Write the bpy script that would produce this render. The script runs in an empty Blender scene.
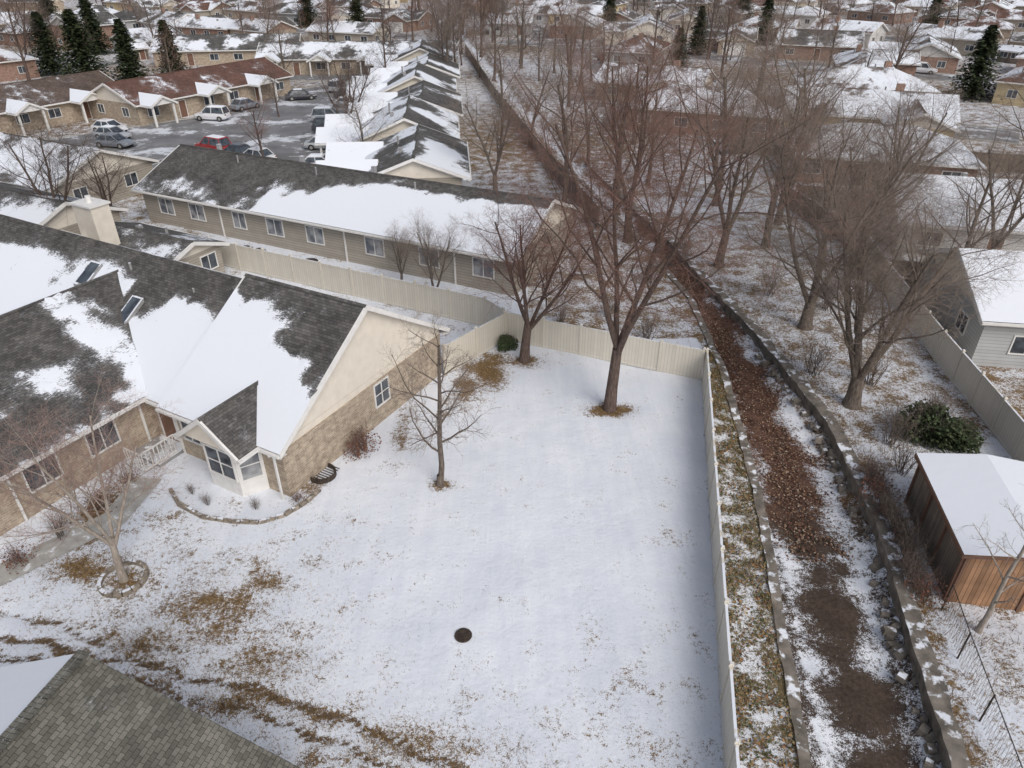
import bpy, math, random
import numpy as np
from mathutils import Vector, Matrix, noise as mnoise
R=math.radians
random.seed(11)
scene=bpy.context.scene
scene.view_settings.view_transform='Standard'
scene.view_settings.look='None'
scene.view_settings.exposure=0
COL=scene.collection

# ------------------------------------------------------------ mesh builder
class MB:
    def __init__(s):
        s.v=[];s.f=[];s.m=[];s.sn={};s.c=[]
        s.T=None
    def P(s,p):
        return tuple(s.T(*p)) if s.T else tuple(p)
    def face(s,pts,m=0,sn=None):
        b=len(s.v)
        for p in pts:s.v.append(s.P(p))
        s.f.append(tuple(range(b,b+len(pts))));s.m.append(m)
        if sn is not None:
            for i in range(len(pts)):s.sn[b+i]=sn
    def box(s,c,sz,m=0,rot=0.0,top=None):
        cx,cy,cz=c;hx,hy,hz=sz[0]/2,sz[1]/2,sz[2]/2
        co,si=math.cos(rot),math.sin(rot)
        tx,ty=(hx,hy) if top is None else (hx*top[0],hy*top[1])
        q=[]
        for z,ax,ay in((-hz,hx,hy),(hz,tx,ty)):
            for a,b in((-1,-1),(1,-1),(1,1),(-1,1)):
                x=a*ax;y=b*ay
                q.append(s.P((cx+x*co-y*si,cy+x*si+y*co,cz+z)))
        b=len(s.v);s.v+=q
        for f in((3,2,1,0),(4,5,6,7),(0,1,5,4),(1,2,6,5),(2,3,7,6),(3,0,4,7)):
            s.f.append(tuple(b+i for i in f));s.m.append(m)
    def tube(s,pts,rad,n,m=0,cap=False):
        b=len(s.v);k=len(pts)
        for i,p in enumerate(pts):
            d=(pts[min(i+1,k-1)]-pts[max(i-1,0)])
            if d.length<1e-6:d=Vector((0,0,1))
            d.normalize()
            u=d.cross(Vector((0.31,0.95,0.1)));
            if u.length<.05:u=d.cross(Vector((1,0,0)))
            u.normalize();w=d.cross(u)
            for j in range(n):
                a=2*math.pi*j/n
                q=p+(u*math.cos(a)+w*math.sin(a))*rad[i]
                s.v.append(s.P(q))
        for i in range(k-1):
            for j in range(n):
                j2=(j+1)%n
                s.f.append((b+i*n+j,b+i*n+j2,b+(i+1)*n+j2,b+(i+1)*n+j));s.m.append(m)
        if cap:
            s.f.append(tuple(b+(k-1)*n+j for j in range(n)));s.m.append(m)
            s.f.append(tuple(b+j for j in reversed(range(n))));s.m.append(m)
    def cyl(s,p0,p1,r0,r1,n=12,m=0):
        s.tube([Vector(p0),Vector(p1)],[r0,r1],n,m,True)
    def grid(s,p00,p10,p11,p01,nu,nv,m,sf,lift=.05):
        b=len(s.v);P=[Vector(p) for p in(p00,p10,p11,p01)]
        for j in range(nv+1):
            for i in range(nu+1):
                u=i/nu;v=j/nv
                p=(P[0]*(1-u)+P[1]*u)*(1-v)+(P[3]*(1-u)+P[2]*u)*v
                sn=sf(u,v,p)
                p=p+Vector((0,0,lift*min(1,max(0,(sn-.35)*4))))
                s.sn[len(s.v)]=sn
                s.v.append(s.P(p))
        for j in range(nv):
            for i in range(nu):
                a=b+j*(nu+1)+i
                s.f.append((a,a+1,a+nu+2,a+nu+1));s.m.append(m)
    def obj(s,name,mats,loc=(0,0,0),rot=0.0,smooth=False,parent=None,uv=True,bevel=0):
        me=bpy.data.meshes.new(name)
        me.from_pydata(s.v,[],s.f)
        for m in mats:me.materials.append(m)
        me.polygons.foreach_set('material_index',s.m)
        if smooth:me.polygons.foreach_set('use_smooth',[True]*len(s.f))
        if s.sn:
            a=me.attributes.new('snow','FLOAT','POINT')
            arr=np.zeros(len(s.v),dtype=np.float32)
            arr[list(s.sn.keys())]=list(s.sn.values())
            a.data.foreach_set('value',arr)
        if s.c:
            a=me.attributes.new('col','FLOAT_COLOR','POINT')
            a.data.foreach_set('color',np.array(s.c,dtype=np.float32).ravel())
        if uv:
            me.update()
            l=me.uv_layers.new(name='UVMap')
            out=np.zeros(len(me.loops)*2,dtype=np.float32)
            for p in me.polygons:
                n=p.normal
                if abs(n.z)>.999:u=Vector((1,0,0))
                else:u=Vector((-n.y,n.x,0)).normalized()
                w=n.cross(u)
                for li in p.loop_indices:
                    q=me.vertices[me.loops[li].vertex_index].co
                    out[2*li]=q.dot(u);out[2*li+1]=q.dot(w)
            l.data.foreach_set('uv',out)
        o=bpy.data.objects.new(name,me);COL.objects.link(o)
        o.location=loc;o.rotation_euler=(0,0,rot)
        if parent:o.parent=parent
        if bevel:
            md=o.modifiers.new('bevel','BEVEL');md.width=bevel;md.segments=2
        return o
def empty(name,loc=(0,0,0)):
    e=bpy.data.objects.new(name,None);COL.objects.link(e);e.location=loc;e.empty_display_size=.1;return e

# ------------------------------------------------------------ materials
class NT:
    def __init__(s,name,rough=.85,spec=.3):
        s.mat=bpy.data.materials.new(name);s.mat.use_nodes=True
        s.t=s.mat.node_tree;s.b=s.t.nodes['Principled BSDF']
        s.b.inputs['Roughness'].default_value=rough
        s.b.inputs['Specular IOR Level'].default_value=spec
        s._c=None
    def n(s,t,**k):
        x=s.t.nodes.new(t)
        for a,b in k.items():setattr(x,a,b)
        return x
    def L(s,a,b):s.t.links.new(a,b)
    def inp(s,sock,v):
        if isinstance(v,bpy.types.NodeSocket):s.L(v,sock)
        elif isinstance(v,(tuple,list)) and len(v)==3 and sock.type=='RGBA':sock.default_value=(*v,1)
        else:sock.default_value=v
    def co(s,which='Object'):
        if s._c is None:s._c=s.n('ShaderNodeTexCoord')
        return s._c.outputs[which]
    def scale(s,vec,sc):
        x=s.n('ShaderNodeMapping');s.L(vec,x.inputs[0]);x.inputs['Scale'].default_value=sc;return x.outputs[0]
    def noise(s,sc,det=4,vec=None,rough=.55,dist=0):
        x=s.n('ShaderNodeTexNoise');s.L(vec or s.co(),x.inputs['Vector'])
        x.inputs['Scale'].default_value=sc;x.inputs['Detail'].default_value=det
        x.inputs['Roughness'].default_value=rough;x.inputs['Distortion'].default_value=dist
        return x.outputs[0]
    def m(s,op,a,b=0.0,c=0.0,clamp=False):
        x=s.n('ShaderNodeMath',operation=op,use_clamp=clamp)
        s.inp(x.inputs[0],a);s.inp(x.inputs[1],b)
        if op=='MULTIPLY_ADD':s.inp(x.inputs[2],c)
        return x.outputs[0]
    def mix(s,f,a,b,bt='MIX'):
        x=s.n('ShaderNodeMix',data_type='RGBA',blend_type=bt)
        s.inp(x.inputs[0],f);s.inp(x.inputs[6],a);s.inp(x.inputs[7],b);return x.outputs[2]
    def ramp(s,f,st):
        x=s.n('ShaderNodeValToRGB');s.L(f,x.inputs[0]);e=x.color_ramp.elements
        while len(e)<len(st):e.new(.5)
        for i,(p,c) in enumerate(st):
            e[i].position=p;e[i].color=(*c,1)
        return x.outputs[0]
    def attr(s,name,out='Fac'):
        x=s.n('ShaderNodeAttribute');x.attribute_name=name;return x.outputs[out]
    def bump(s,h,st=.3,d=.02):
        x=s.n('ShaderNodeBump');s.L(h,x.inputs['Height']);x.inputs['Strength'].default_value=st
        x.inputs['Distance'].default_value=d;s.L(x.outputs[0],s.b.inputs['Normal'])
    def col(s,c):s.inp(s.b.inputs['Base Color'],c);return s
    def thr(s,attr,n,k,sharp):
        a=s.m('MULTIPLY_ADD',s.m('SUBTRACT',n,.5),k,attr)
        return s.m('MULTIPLY_ADD',s.m('SUBTRACT',a,.5),sharp,.5,clamp=True)
SNOW=(.76,.79,.845)
def snowtop(n,base,amt=.5,sc=2.0):
    g=n.n('ShaderNodeNewGeometry');sp=n.n('ShaderNodeSeparateXYZ');n.L(g.outputs['Normal'],sp.inputs[0])
    up=n.m('GREATER_THAN',sp.outputs[2],.75)
    f=n.thr(amt,n.noise(sc,4),2.0,7)
    return n.mix(n.m('MULTIPLY',up,f),base,SNOW)
def vary(name,c,var=.25,sc=3,rough=.85,snow=None,spec=.3,bump=0):
    n=NT(name,rough,spec)
    x=n.noise(sc,3)
    lo=tuple(v*(1-var) for v in c);hi=tuple(min(1,v*(1+var)) for v in c)
    col=n.ramp(x,[(.3,lo),(.7,hi)])
    if snow is not None:col=snowtop(n,col,snow)
    n.col(col)
    if bump:n.bump(n.noise(sc*6,2),bump,.02)
    return n.mat
def shingle(name,c1,c2,sc=1.0):
    n=NT(name,.9,.2);uv=n.co('UV')
    b=n.n('ShaderNodeTexBrick');n.L(uv,b.inputs['Vector'])
    b.inputs['Color1'].default_value=(*c1,1);b.inputs['Color2'].default_value=(*c2,1)
    b.inputs['Mortar'].default_value=(c1[0]*.35,c1[1]*.35,c1[2]*.35,1)
    b.inputs['Scale'].default_value=1/sc;b.inputs['Brick Width'].default_value=.24
    b.inputs['Row Height'].default_value=.14;b.inputs['Mortar Size'].default_value=.009
    b.inputs['Mortar Smooth'].default_value=.6;b.inputs['Bias'].default_value=-.1
    big=n.ramp(n.noise(.7,4,rough=.65),[(.3,(.68,.67,.66)),(.7,(1.25,1.23,1.2))])
    c=n.mix(1.0,b.outputs[0],big,'MULTIPLY')
    grit=n.ramp(n.noise(60,1),[(.3,(.75,.75,.75)),(.7,(1.25,1.25,1.25))])
    c=n.mix(1.0,c,grit,'MULTIPLY')
    ns=n.m('MULTIPLY_ADD',n.noise(1.1,5,rough=.6),.55,n.m('MULTIPLY',n.noise(9,3,vec=n.scale(uv,(.6,1.6,1)),rough=.75),.45))
    f=n.thr(n.attr('snow'),ns,2.3,8)
    c=n.mix(n.m('MULTIPLY',n.thr(n.attr('snow'),ns,2.4,2.0),.4),c,SNOW)
    c=n.mix(f,c,SNOW)
    n.col(c)
    inv=n.m('SUBTRACT',1.0,n.attr('snow'),clamp=True)
    h=n.m('ADD',n.m('MULTIPLY',n.m('MULTIPLY',b.outputs[1],-.6),inv),n.m('MULTIPLY',n.noise(2.5,2),1.5))
    n.bump(h,.5,.02)
    return n.mat
def brickmat(name,c1,c2,mort):
    n=NT(name,.9,.2);b=n.n('ShaderNodeTexBrick');n.L(n.co('UV'),b.inputs['Vector'])
    for k,v in(('Color1',c1),('Color2',c2),('Mortar',mort)):b.inputs[k].default_value=(*v,1)
    b.inputs['Scale'].default_value=1;b.inputs['Brick Width'].default_value=.30;b.inputs['Row Height'].default_value=.11
    b.inputs['Mortar Size'].default_value=.012
    c=n.mix(1.0,b.outputs[0],n.ramp(n.noise(3.0,3),[(.3,(.75,.75,.75)),(.7,(1.2,1.2,1.2))]),'MULTIPLY')
    n.col(c);return n.mat
def lines(name,c,period,axis,var=.15,dark=.55,rough=.6,snow=None,width=.12):
    n=NT(name,rough,.3);sp=n.n('ShaderNodeSeparateXYZ');n.L(n.co('UV'),sp.inputs[0])
    fr=n.m('FRACT',n.m('DIVIDE',sp.outputs[axis],period))
    f=n.m('LESS_THAN',fr,width)
    base=n.ramp(n.noise(1.5,4),[(.3,tuple(v*(1-var) for v in c)),(.7,tuple(v*(1+var) for v in c))])
    fl=n.m('FLOOR',n.m('DIVIDE',sp.outputs[axis],period));wn=n.n('ShaderNodeTexWhiteNoise',noise_dimensions='1D');n.L(fl,wn.inputs['W'])
    base=n.mix(1.0,base,n.ramp(wn.outputs[0],[(0,(1-var,)*3),(1,(1+var,)*3)]),'MULTIPLY')
    col=n.mix(f,base,tuple(v*dark for v in c))
    if snow is not None:col=snowtop(n,col,snow)
    n.col(col);return n.mat

M={}
M['shin']=shingle('roof_shingle_dark',(.080,.079,.078),(.145,.14,.135))
M['shin_near']=shingle('roof_shingle_olive',(.115,.113,.098),(.195,.19,.168),.85)
M['shin_brown']=shingle('roof_shingle_brown',(.10,.078,.068),(.16,.12,.102))
M['shin_red']=shingle('roof_shingle_red',(.12,.070,.058),(.175,.10,.08))
M['brick']=brickmat('brick_tan',(.30,.232,.17),(.44,.355,.265),(.46,.42,.36))
M['brick_red']=brickmat('brick_red',(.23,.12,.088),(.30,.165,.115),(.38,.34,.30))
M['stucco']=vary('stucco_cream',(.70,.645,.56),.06,2,.9)
M['siding']=lines('siding_taupe',(.36,.325,.275),.2,1,.06)
M['siding_w']=lines('siding_white',(.6,.59,.57),.2,1,.05)
M['siding_y']=lines('siding_yellow',(.52,.42,.26),.2,1,.05)
M['siding_g']=lines('siding_grey',(.42,.43,.435),.2,1,.05)
M['trim']=vary('trim_white',(.72,.71,.69),.06,3,.6)
M['fence']=lines('vinyl_tan',(.64,.60,.52),.18,0,.04,.75,.55,.6)
M['wood']=lines('wood_boards',(.33,.19,.11),.16,0,.22,.35,.85,.5)
M['wood_dark']=lines('wood_boards_dark',(.19,.155,.125),.16,0,.22,.4,.85,.5)
M['conc']=vary('concrete',(.17,.15,.128),.45,2.2,.9,.34,bump=.4)
M['walk']=vary('walk_concrete',(.38,.37,.345),.2,2,.9,.22)
M['metal']=vary('grey_metal',(.28,.28,.28),.15,6,.5,.6)
M['iron']=vary('rusty_iron',(.055,.042,.033),.5,8,.7)
M['dark']=vary('black_rubber',(.03,.028,.025),.3,8,.6)
M['snow']=vary('snow',SNOW,.03,2,.8)
M['door']=vary('door_paint',(.18,.1,.07),.1,3,.6)
M['stone']=vary('edging_stone',(.24,.205,.165),.4,5,.9,.40,bump=.4)
g=NT('window_glass',.08,.6);g.col(g.ramp(g.noise(1.3,2),[(.35,(.03,.035,.045)),(.65,(.10,.12,.14))]));M['glass']=g.mat
g=NT('curtained_glass',.12,.5);g.col(g.ramp(g.noise(1.1,2),[(.4,(.12,.13,.15)),(.6,(.36,.37,.38))]));M['glass2']=g.mat
def bark(name,c,c2):
    n=NT(name,.95,.15);x=n.noise(5,4,vec=n.scale(n.co(),(3,3,.7)))
    n.col(n.ramp(x,[(.3,c),(.7,c2)]));return n.mat
M['bark']=bark('bark_grey',(.075,.060,.050),(.21,.175,.148))
M['bark_d']=bark('bark_brown',(.062,.045,.038),(.165,.122,.104))
M['bark_l']=bark('bark_pale',(.24,.20,.165),(.44,.39,.34))
M['twig']=vary('twigs_grey',(.25,.20,.168),.3,1,.95)
M['twig_d']=vary('twigs_dark',(.13,.10,.085),.3,1,.95)
M['twig_r']=vary('twigs_reddish',(.225,.132,.108),.3,1,.95)
M['twig_p']=vary('twigs_pinkish',(.33,.22,.185),.25,1,.95)
n=NT('scatter',.9,.15);n.col(n.attr('col','Color'));M['scatter']=n.mat
n=NT('asphalt',.85,.3)
a=n.ramp(n.noise(.35,5),[(.3,(.13,.13,.135)),(.7,(.24,.24,.245))])
f=n.thr(.34,n.noise(.18,6,rough=.7),3.0,5)
n.col(n.mix(f,a,(.60,.62,.66)));M['asph']=n.mat
M['paint']=vary('road_paint',(.75,.74,.7),.1,3,.7)

# ground
n=NT('snowy_ground',.85,.25)
med=n.noise(.9,4,rough=.65);fine=n.noise(6,4,rough=.8);vf=n.noise(26,2,rough=.75)
nn=n.m('ADD',n.m('MULTIPLY',med,.34),n.m('ADD',n.m('MULTIPLY',fine,.36),n.m('MULTIPLY',vf,.30)))
bare=n.thr(n.attr('expo'),nn,4.6,3.8)
g5=n.noise(7,5,rough=.82)
grass=n.ramp(g5,[(.3,(.045,.030,.018)),(.48,(.15,.095,.045)),(.7,(.32,.215,.10))])
sepn=n.n('ShaderNodeSeparateColor');n.L(n.attr('surf','Color'),sepn.inputs[0])
litter=n.ramp(g5,[(.32,(.030,.018,.014)),(.5,(.105,.056,.040)),(.70,(.22,.13,.09))])
mud=n.ramp(g5,[(.3,(.030,.021,.016)),(.7,(.10,.072,.055))])
green=n.ramp(g5,[(.35,(.04,.037,.022)),(.52,(.13,.105,.055)),(.7,(.30,.20,.10))])
c=n.mix(sepn.outputs[0],grass,litter);c=n.mix(sepn.outputs[1],c,mud);c=n.mix(sepn.outputs[2],c,green)
sn=n.ramp(n.noise(.45,4,rough=.6),[(.3,(.69,.725,.79)),(.7,(.80,.825,.87))])
sn=n.mix(1.0,sn,n.ramp(n.noise(1.6,4,vec=n.scale(n.co(),(1.4,.13,1)),rough=.7),[(.35,(.92,.93,.945)),(.65,(1,1,1))]),'MULTIPLY')
sp=n.ramp(n.noise(20,4,rough=.85),[(.34,(.48,.45,.41)),(.46,(1,1,1))])
sn=n.mix(n.m('MULTIPLY',n.m('SUBTRACT',n.attr('expo'),.08),3.0,clamp=True),sn,n.mix(1.0,sn,sp,'MULTIPLY'))
n.col(n.mix(bare,sn,c))
hh=n.m('ADD',n.m('MULTIPLY',n.noise(1.2,2),2.5),n.m('MULTIPLY',n.noise(7,2,rough=.6),.8))
n.bump(hh,.42,.05)
M['ground']=n.mat

# ------------------------------------------------------------ terrain
YL=[-20,0,11.4,22.8,33,42.4,52,62,72,110,160,400];XL=[3.2,6.4,8.34,10.4,11.5,11.7,10.2,8.2,6.2,-.2,-8,-46]
YR=[-20,0,11.4,21.6,28.7,37.5,46.5,52,62,72,110,160,400];XR=[8,11,12.75,15,15.6,14.8,13.3,12.6,10.6,8.8,2.4,-5,-43]
def pl_dist(X,Y,pts):
    d=np.full(X.shape,1e9)
    for (x0,y0),(x1,y1) in zip(pts[:-1],pts[1:]):
        dx,dy=x1-x0,y1-y0;L=dx*dx+dy*dy
        t=np.clip(((X-x0)*dx+(Y-y0)*dy)/L,0,1)
        d=np.minimum(d,np.hypot(X-x0-t*dx,Y-y0-t*dy))
    return d
def span(a,b,s):return list(np.arange(a,b-1e-6,s))
xs=np.array([-1500,-900,-500,-300,-200,-150,-120,-100,-85,-72]+span(-62,-22,1.2)+span(-22,24,.22)+span(24,60,.9)+[60,70,85,100,120,150,200,300,500,900,1500],float)
ys=np.array([-300,-100,-40,-15,-5,0]+span(3,10,.6)+span(10,22,.15)+span(22,44,.25)+span(44,80,.6)+span(80,200,2.5)+[200,220,250,300,360,450,600,900,1500],float)
X,Y=np.meshgrid(xs,ys)
def sm(t):t=np.clip(t,0,1);return t*t*(3-2*t)
xl=np.interp(Y,YL,XL);xr=np.interp(Y,YR,XR)
inside=sm((X-xl)/.3)*sm((xr-X)/.3)
Z=-.75*inside
lf=np.sin(X*.9+1.3*np.sin(Y*.5))*np.cos(Y*.7+X*.2)
Z+=.03*lf*np.clip((60-Y)/20,0,1)
Z+=inside*(.10*np.sin(X*3.1+Y*1.7)*np.cos(Y*2.3)+.25*sm((X-xr+1.3)/1.0))
expo=np.full(X.shape,.03);ro=np.zeros(X.shape);gr=np.zeros(X.shape);mu=np.zeros(X.shape)
def blob(x,y,rx,ry,a,arr=expo):
    arr[:]=np.maximum(arr,a*np.exp(-(((X-x)/rx)**2+((Y-y)/ry)**2)))
blob(-12,17,6.5,5,.40);blob(-3,11,7,3.0,.36);blob(4,12,3.4,5,.27);blob(-14,21,4,3,.30);blob(6.3,20,1.2,9,.16);blob(-7,21,2.4,3,.20)
for b in[(-10.4,17,2.1,1.5,.72),(-9.1,18.4,1.2,.9,.6),(-11.6,18.0,1.2,.8,.62),(-16,18.9,1.9,1.1,.80),(-12.3,15.5,1.6,.8,.66),(-8.2,14.9,2.0,.9,.68),(-9.6,15.8,1.3,.7,.6),(-8.7,13.4,1.9,.7,.68),(-6,13,1.8,.6,.56),
         (-2.8,12.0,3.0,.6,.58),(-12.8,19.6,1.2,.6,.58),(-11.5,14.0,2.4,.6,.62),(-3.1,23.8,.6,.45,.9),(-1.4,33.4,1.2,2.2,1.05),(-2.4,31.6,.9,1.6,.9),(-3.4,29.5,.5,1.8,.5),(4.9,29.5,1.2,.6,1.1),(.7,34.4,1.3,.9,.9),
         (-14.3,18.4,1.0,.9,.7),(-16.9,22.0,1.6,3.4,.72),(-5.3,27.9,.5,2.6,.6),(-8.7,23.6,.6,1.0,.7),(-5,11.6,1.6,.5,.6),(0,11.2,2,.5,.5)]:blob(*b)
wob=.10*np.sin(X*1.7)+.06*np.sin(X*4.1)
for pl,w,a in[([(-17.4,15.9),(-11.8,14.75),(-6.5,13.4),(-1.8,11.5),(1,10)],.15,.92),([(-17.4,15.2),(-12,14.15),(-6.9,12.8),(-2.4,10.9),(0,9.8)],.14,.84),([(-18,17),(-13.5,15.6),(-11,15.3)],.13,.7)]:
    d=pl_dist(X,Y+wob,pl);expo=np.maximum(expo,a*np.exp(-(d/w)**2));mu=np.maximum(mu,.6*np.exp(-(d/w)**2));Z-=.05*np.exp(-(d/w)**2)
fx=6.1+(Y-11.4)*.195
st=(X>fx)&(X<=xl)&(Y<37)
expo[st]=.43;gr[st]=.85
d=np.abs(X-fx-.25);expo=np.where(st,np.maximum(expo,.62*np.exp(-(d/.4)**2)),expo)
nb=(Y>37)&(Y<64)&(X>1)&(X<xl);expo[nb]=.54
blob(5,43,5,5,.78);blob(10,40,2.5,3,.95)
eb=(X>xr)&(X<24)&(Y<70);expo[eb]=.33
eb2=(X>xr+1)&(X<24)&(Y>27)&(Y<60);expo[eb2]=.50
blob(17.2,30,2.0,1.5,.75);blob(18.5,26,1.5,2.5,.66);blob(16,14,1.2,2,.48);blob(18,36,3,4,.72);blob(17.5,12.5,1.2,3,.42);blob(16.5,42,1.5,7,.66)
ins=inside>.5
expo[ins]=.20
wv=.30*np.sin(Y*.9)+.18*np.sin(Y*2.3+1)
d=pl_dist(X+wv,Y,[(11.5,62),(12.3,52),(12.3,45),(12.7,38),(12.9,34.5),(12.7,28),(12.4,23.5),(12.0,21)])
a=1.05*np.exp(-(d/1.45)**3);expo=np.where(ins,np.maximum(expo,a),expo);ro=np.maximum(ro,np.where(ins,np.exp(-(d/2.2)**4),0))
d=pl_dist(X+wv,Y,[(12.4,23.5),(11.8,19),(11.4,16),(11.1,13),(11.0,10)])
a=.80*np.exp(-(d/1.2)**2);expo=np.where(ins,np.maximum(expo,a),expo)
mu=np.where(ins,np.exp(-(np.maximum(0,Y-21)/2)**2),mu)
for b in[(11.6,17.4,1.3,1.7,1.3),(11.3,14.0,1.4,1.7,1.35),(11.0,11.6,1.3,1.3,1.3),(12.7,19.7,.8,.9,.95)]:
    t=b[4]*np.exp(-(((X-b[0])/b[2])**2+((Y-b[1])/b[3])**2));expo=np.where(ins,np.maximum(expo,t),expo)
d=np.abs(X-xl);expo=np.where(d<.75,np.maximum(expo,.62),expo)
d=np.abs(X-xr);expo=np.where(d<.9,np.maximum(expo,.56),expo)
far=(Y>64)|(X<-24)|(X>24)
lown=.5+.5*np.sin(X*.09+2*np.sin(Y*.05))*np.cos(Y*.11+X*.03)
expo=np.where(far&~ins,.36+.34*lown,expo)
strip=(Y>37)&(Y<60)&(X<0)&(X>-24);expo[strip]=.24
ny,nx=X.shape
verts=np.stack([X,Y,Z],-1).reshape(-1,3)
idx=np.arange(nx*ny).reshape(ny,nx)
fc=np.stack([idx[:-1,:-1],idx[:-1,1:],idx[1:,1:],idx[1:,:-1]],-1).reshape(-1,4)
me=bpy.data.meshes.new('ground')
me.from_pydata(verts.tolist(),[],fc.tolist())
me.polygons.foreach_set('use_smooth',[True]*len(fc))
at=me.attributes.new('expo','FLOAT','POINT');at.data.foreach_set('value',expo.astype(np.float32).ravel())
at=me.attributes.new('surf','FLOAT_COLOR','POINT')
at.data.foreach_set('color',np.stack([ro,mu,gr,np.ones_like(ro)],-1).astype(np.float32).ravel())
me.materials.append(M['ground'])
go=bpy.data.objects.new('ground',me);COL.objects.link(go)
def zg(x,y):
    l=np.interp(y,YL,XL);r=np.interp(y,YR,XR)
    return -.75 if l+.15<x<r-.15 else 0.0

# ------------------------------------------------------------ building tools
def window(mb,p,u,nrm,w,h,mt,mg,mull=1,hm=False):
    p=Vector(p);u=Vector(u);nv=Vector(nrm);z=Vector((0,0,1))
    def bar(a,b,c,d,dep):
        q=[p+u*a+z*b,p+u*c+z*b,p+u*c+z*d,p+u*a+z*d];o=nv*dep
        mb.face([x+o for x in q],mt)
        for i in range(4):
            j=(i+1)%4;mb.face([q[i],q[j],q[j]+o,q[i]+o],mt)
    t=.07
    mb.face([p+nv*.015,p+u*w+nv*.015,p+u*w+z*h+nv*.015,p+z*h+nv*.015],mg)
    bar(-t,-t,w+t,0,.07);bar(-t,h,w+t,h+t,.06);bar(-t,0,0,h,.055);bar(w,0,w+t,h,.055)
    for k in range(mull):
        x=w*(k+1)/(mull+1);bar(x-.025,0,x+.025,h,.045)
    if hm:bar(0,h*.5-.02,w,h*.5+.02,.04)
def gable(mb,x0,x1,y0,y1,ze,zr,sf0,sf1,mw,mg,mr,mt,over=.4,T=None,res=.5,walls=True,end0=True,end1=True,o0=None,o1=None,lift=.05):
    old=mb.T;mb.T=T
    ym=(y0+y1)/2;sl=(zr-ze)/(ym-y0)
    if walls:
        mb.face([(x0,y0,-.3),(x1,y0,-.3),(x1,y0,ze),(x0,y0,ze)],mw)
        mb.face([(x1,y1,-.3),(x0,y1,-.3),(x0,y1,ze),(x1,y1,ze)],mw)
        if end1:mb.face([(x1,y0,-.3),(x1,y1,-.3),(x1,y1,ze),(x1,y0,ze)],mw)
        if end0:mb.face([(x0,y1,-.3),(x0,y0,-.3),(x0,y0,ze),(x0,y1,ze)],mw)
    if end1:mb.face([(x1,y0,ze),(x1,y1,ze),(x1,ym,zr)],mg)
    if end0:mb.face([(x0,y1,ze),(x0,y0,ze),(x0,ym,zr)],mg)
    a=x0-(over if o0 is None else o0);b=x1+(over if o1 is None else o1)
    zo=ze-sl*over;t=.16
    nu=max(2,int((b-a)/res));nv=max(2,int(math.hypot(ym-y0+over,zr-zo)/res))
    mb.grid((a,y0-over,zo+t),(b,y0-over,zo+t),(b,ym,zr+t),(a,ym,zr+t),nu,nv,mr,sf0,lift)
    mb.grid((b,y1+over,zo+t),(a,y1+over,zo+t),(a,ym,zr+t),(b,ym,zr+t),nu,nv,mr,sf1,lift)
    for ya,s in((y0-over,1),(y1+over,-1)):
        q=[(a,ya,zo-.03),(b,ya,zo-.03),(b,ya,zo+t+.012),(a,ya,zo+t+.012)]
        mb.face(q if s>0 else q[::-1],mt)
        mb.face([(a,ya,zo-.03),(a,ya+s*over,zo-.03),(b,ya+s*over,zo-.03),(b,ya,zo-.03)],mt)
        mb.box(((a+b)/2,ya-s*.06,zo+t-.07),(b-a,.11,.11),mt)
    for xa in(a,b):
        for ya in(y0-over,y1+over):
            sg=1 if xa==b else -1
            xo=xa+sg*.02
            q=[(xo,ya,zo-.06),(xo,ym,zr-.06),(xo,ym,zr+t+.03),(xo,ya,zo+t+.03)]
            mb.face(q,mt)
            xi=xa-sg*.08
            mb.face([(xo,ya,zo+t+.03),(xo,ym,zr+t+.03),(xi,ym,zr+t+.03),(xi,ya,zo+t+.03)],mt)
            mb.face([(xo,ya,zo-.06),(xo,ym,zr-.06),(xa-sg*.4,ym,zr-.06),(xa-sg*.4,ya,zo-.06)],mt)
    mb.face([(a,ym-.14,zr+t+.012-.14*sl+.03),(b,ym-.14,zr+t+.012-.14*sl+.03),(b,ym,zr+t+.05),(a,ym,zr+t+.05)],mr)
    mb.face([(b,ym+.14,zr+t+.012-.14*sl+.03),(a,ym+.14,zr+t+.012-.14*sl+.03),(a,ym,zr+t+.05),(b,ym,zr+t+.05)],mr)
    mb.T=old
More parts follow.
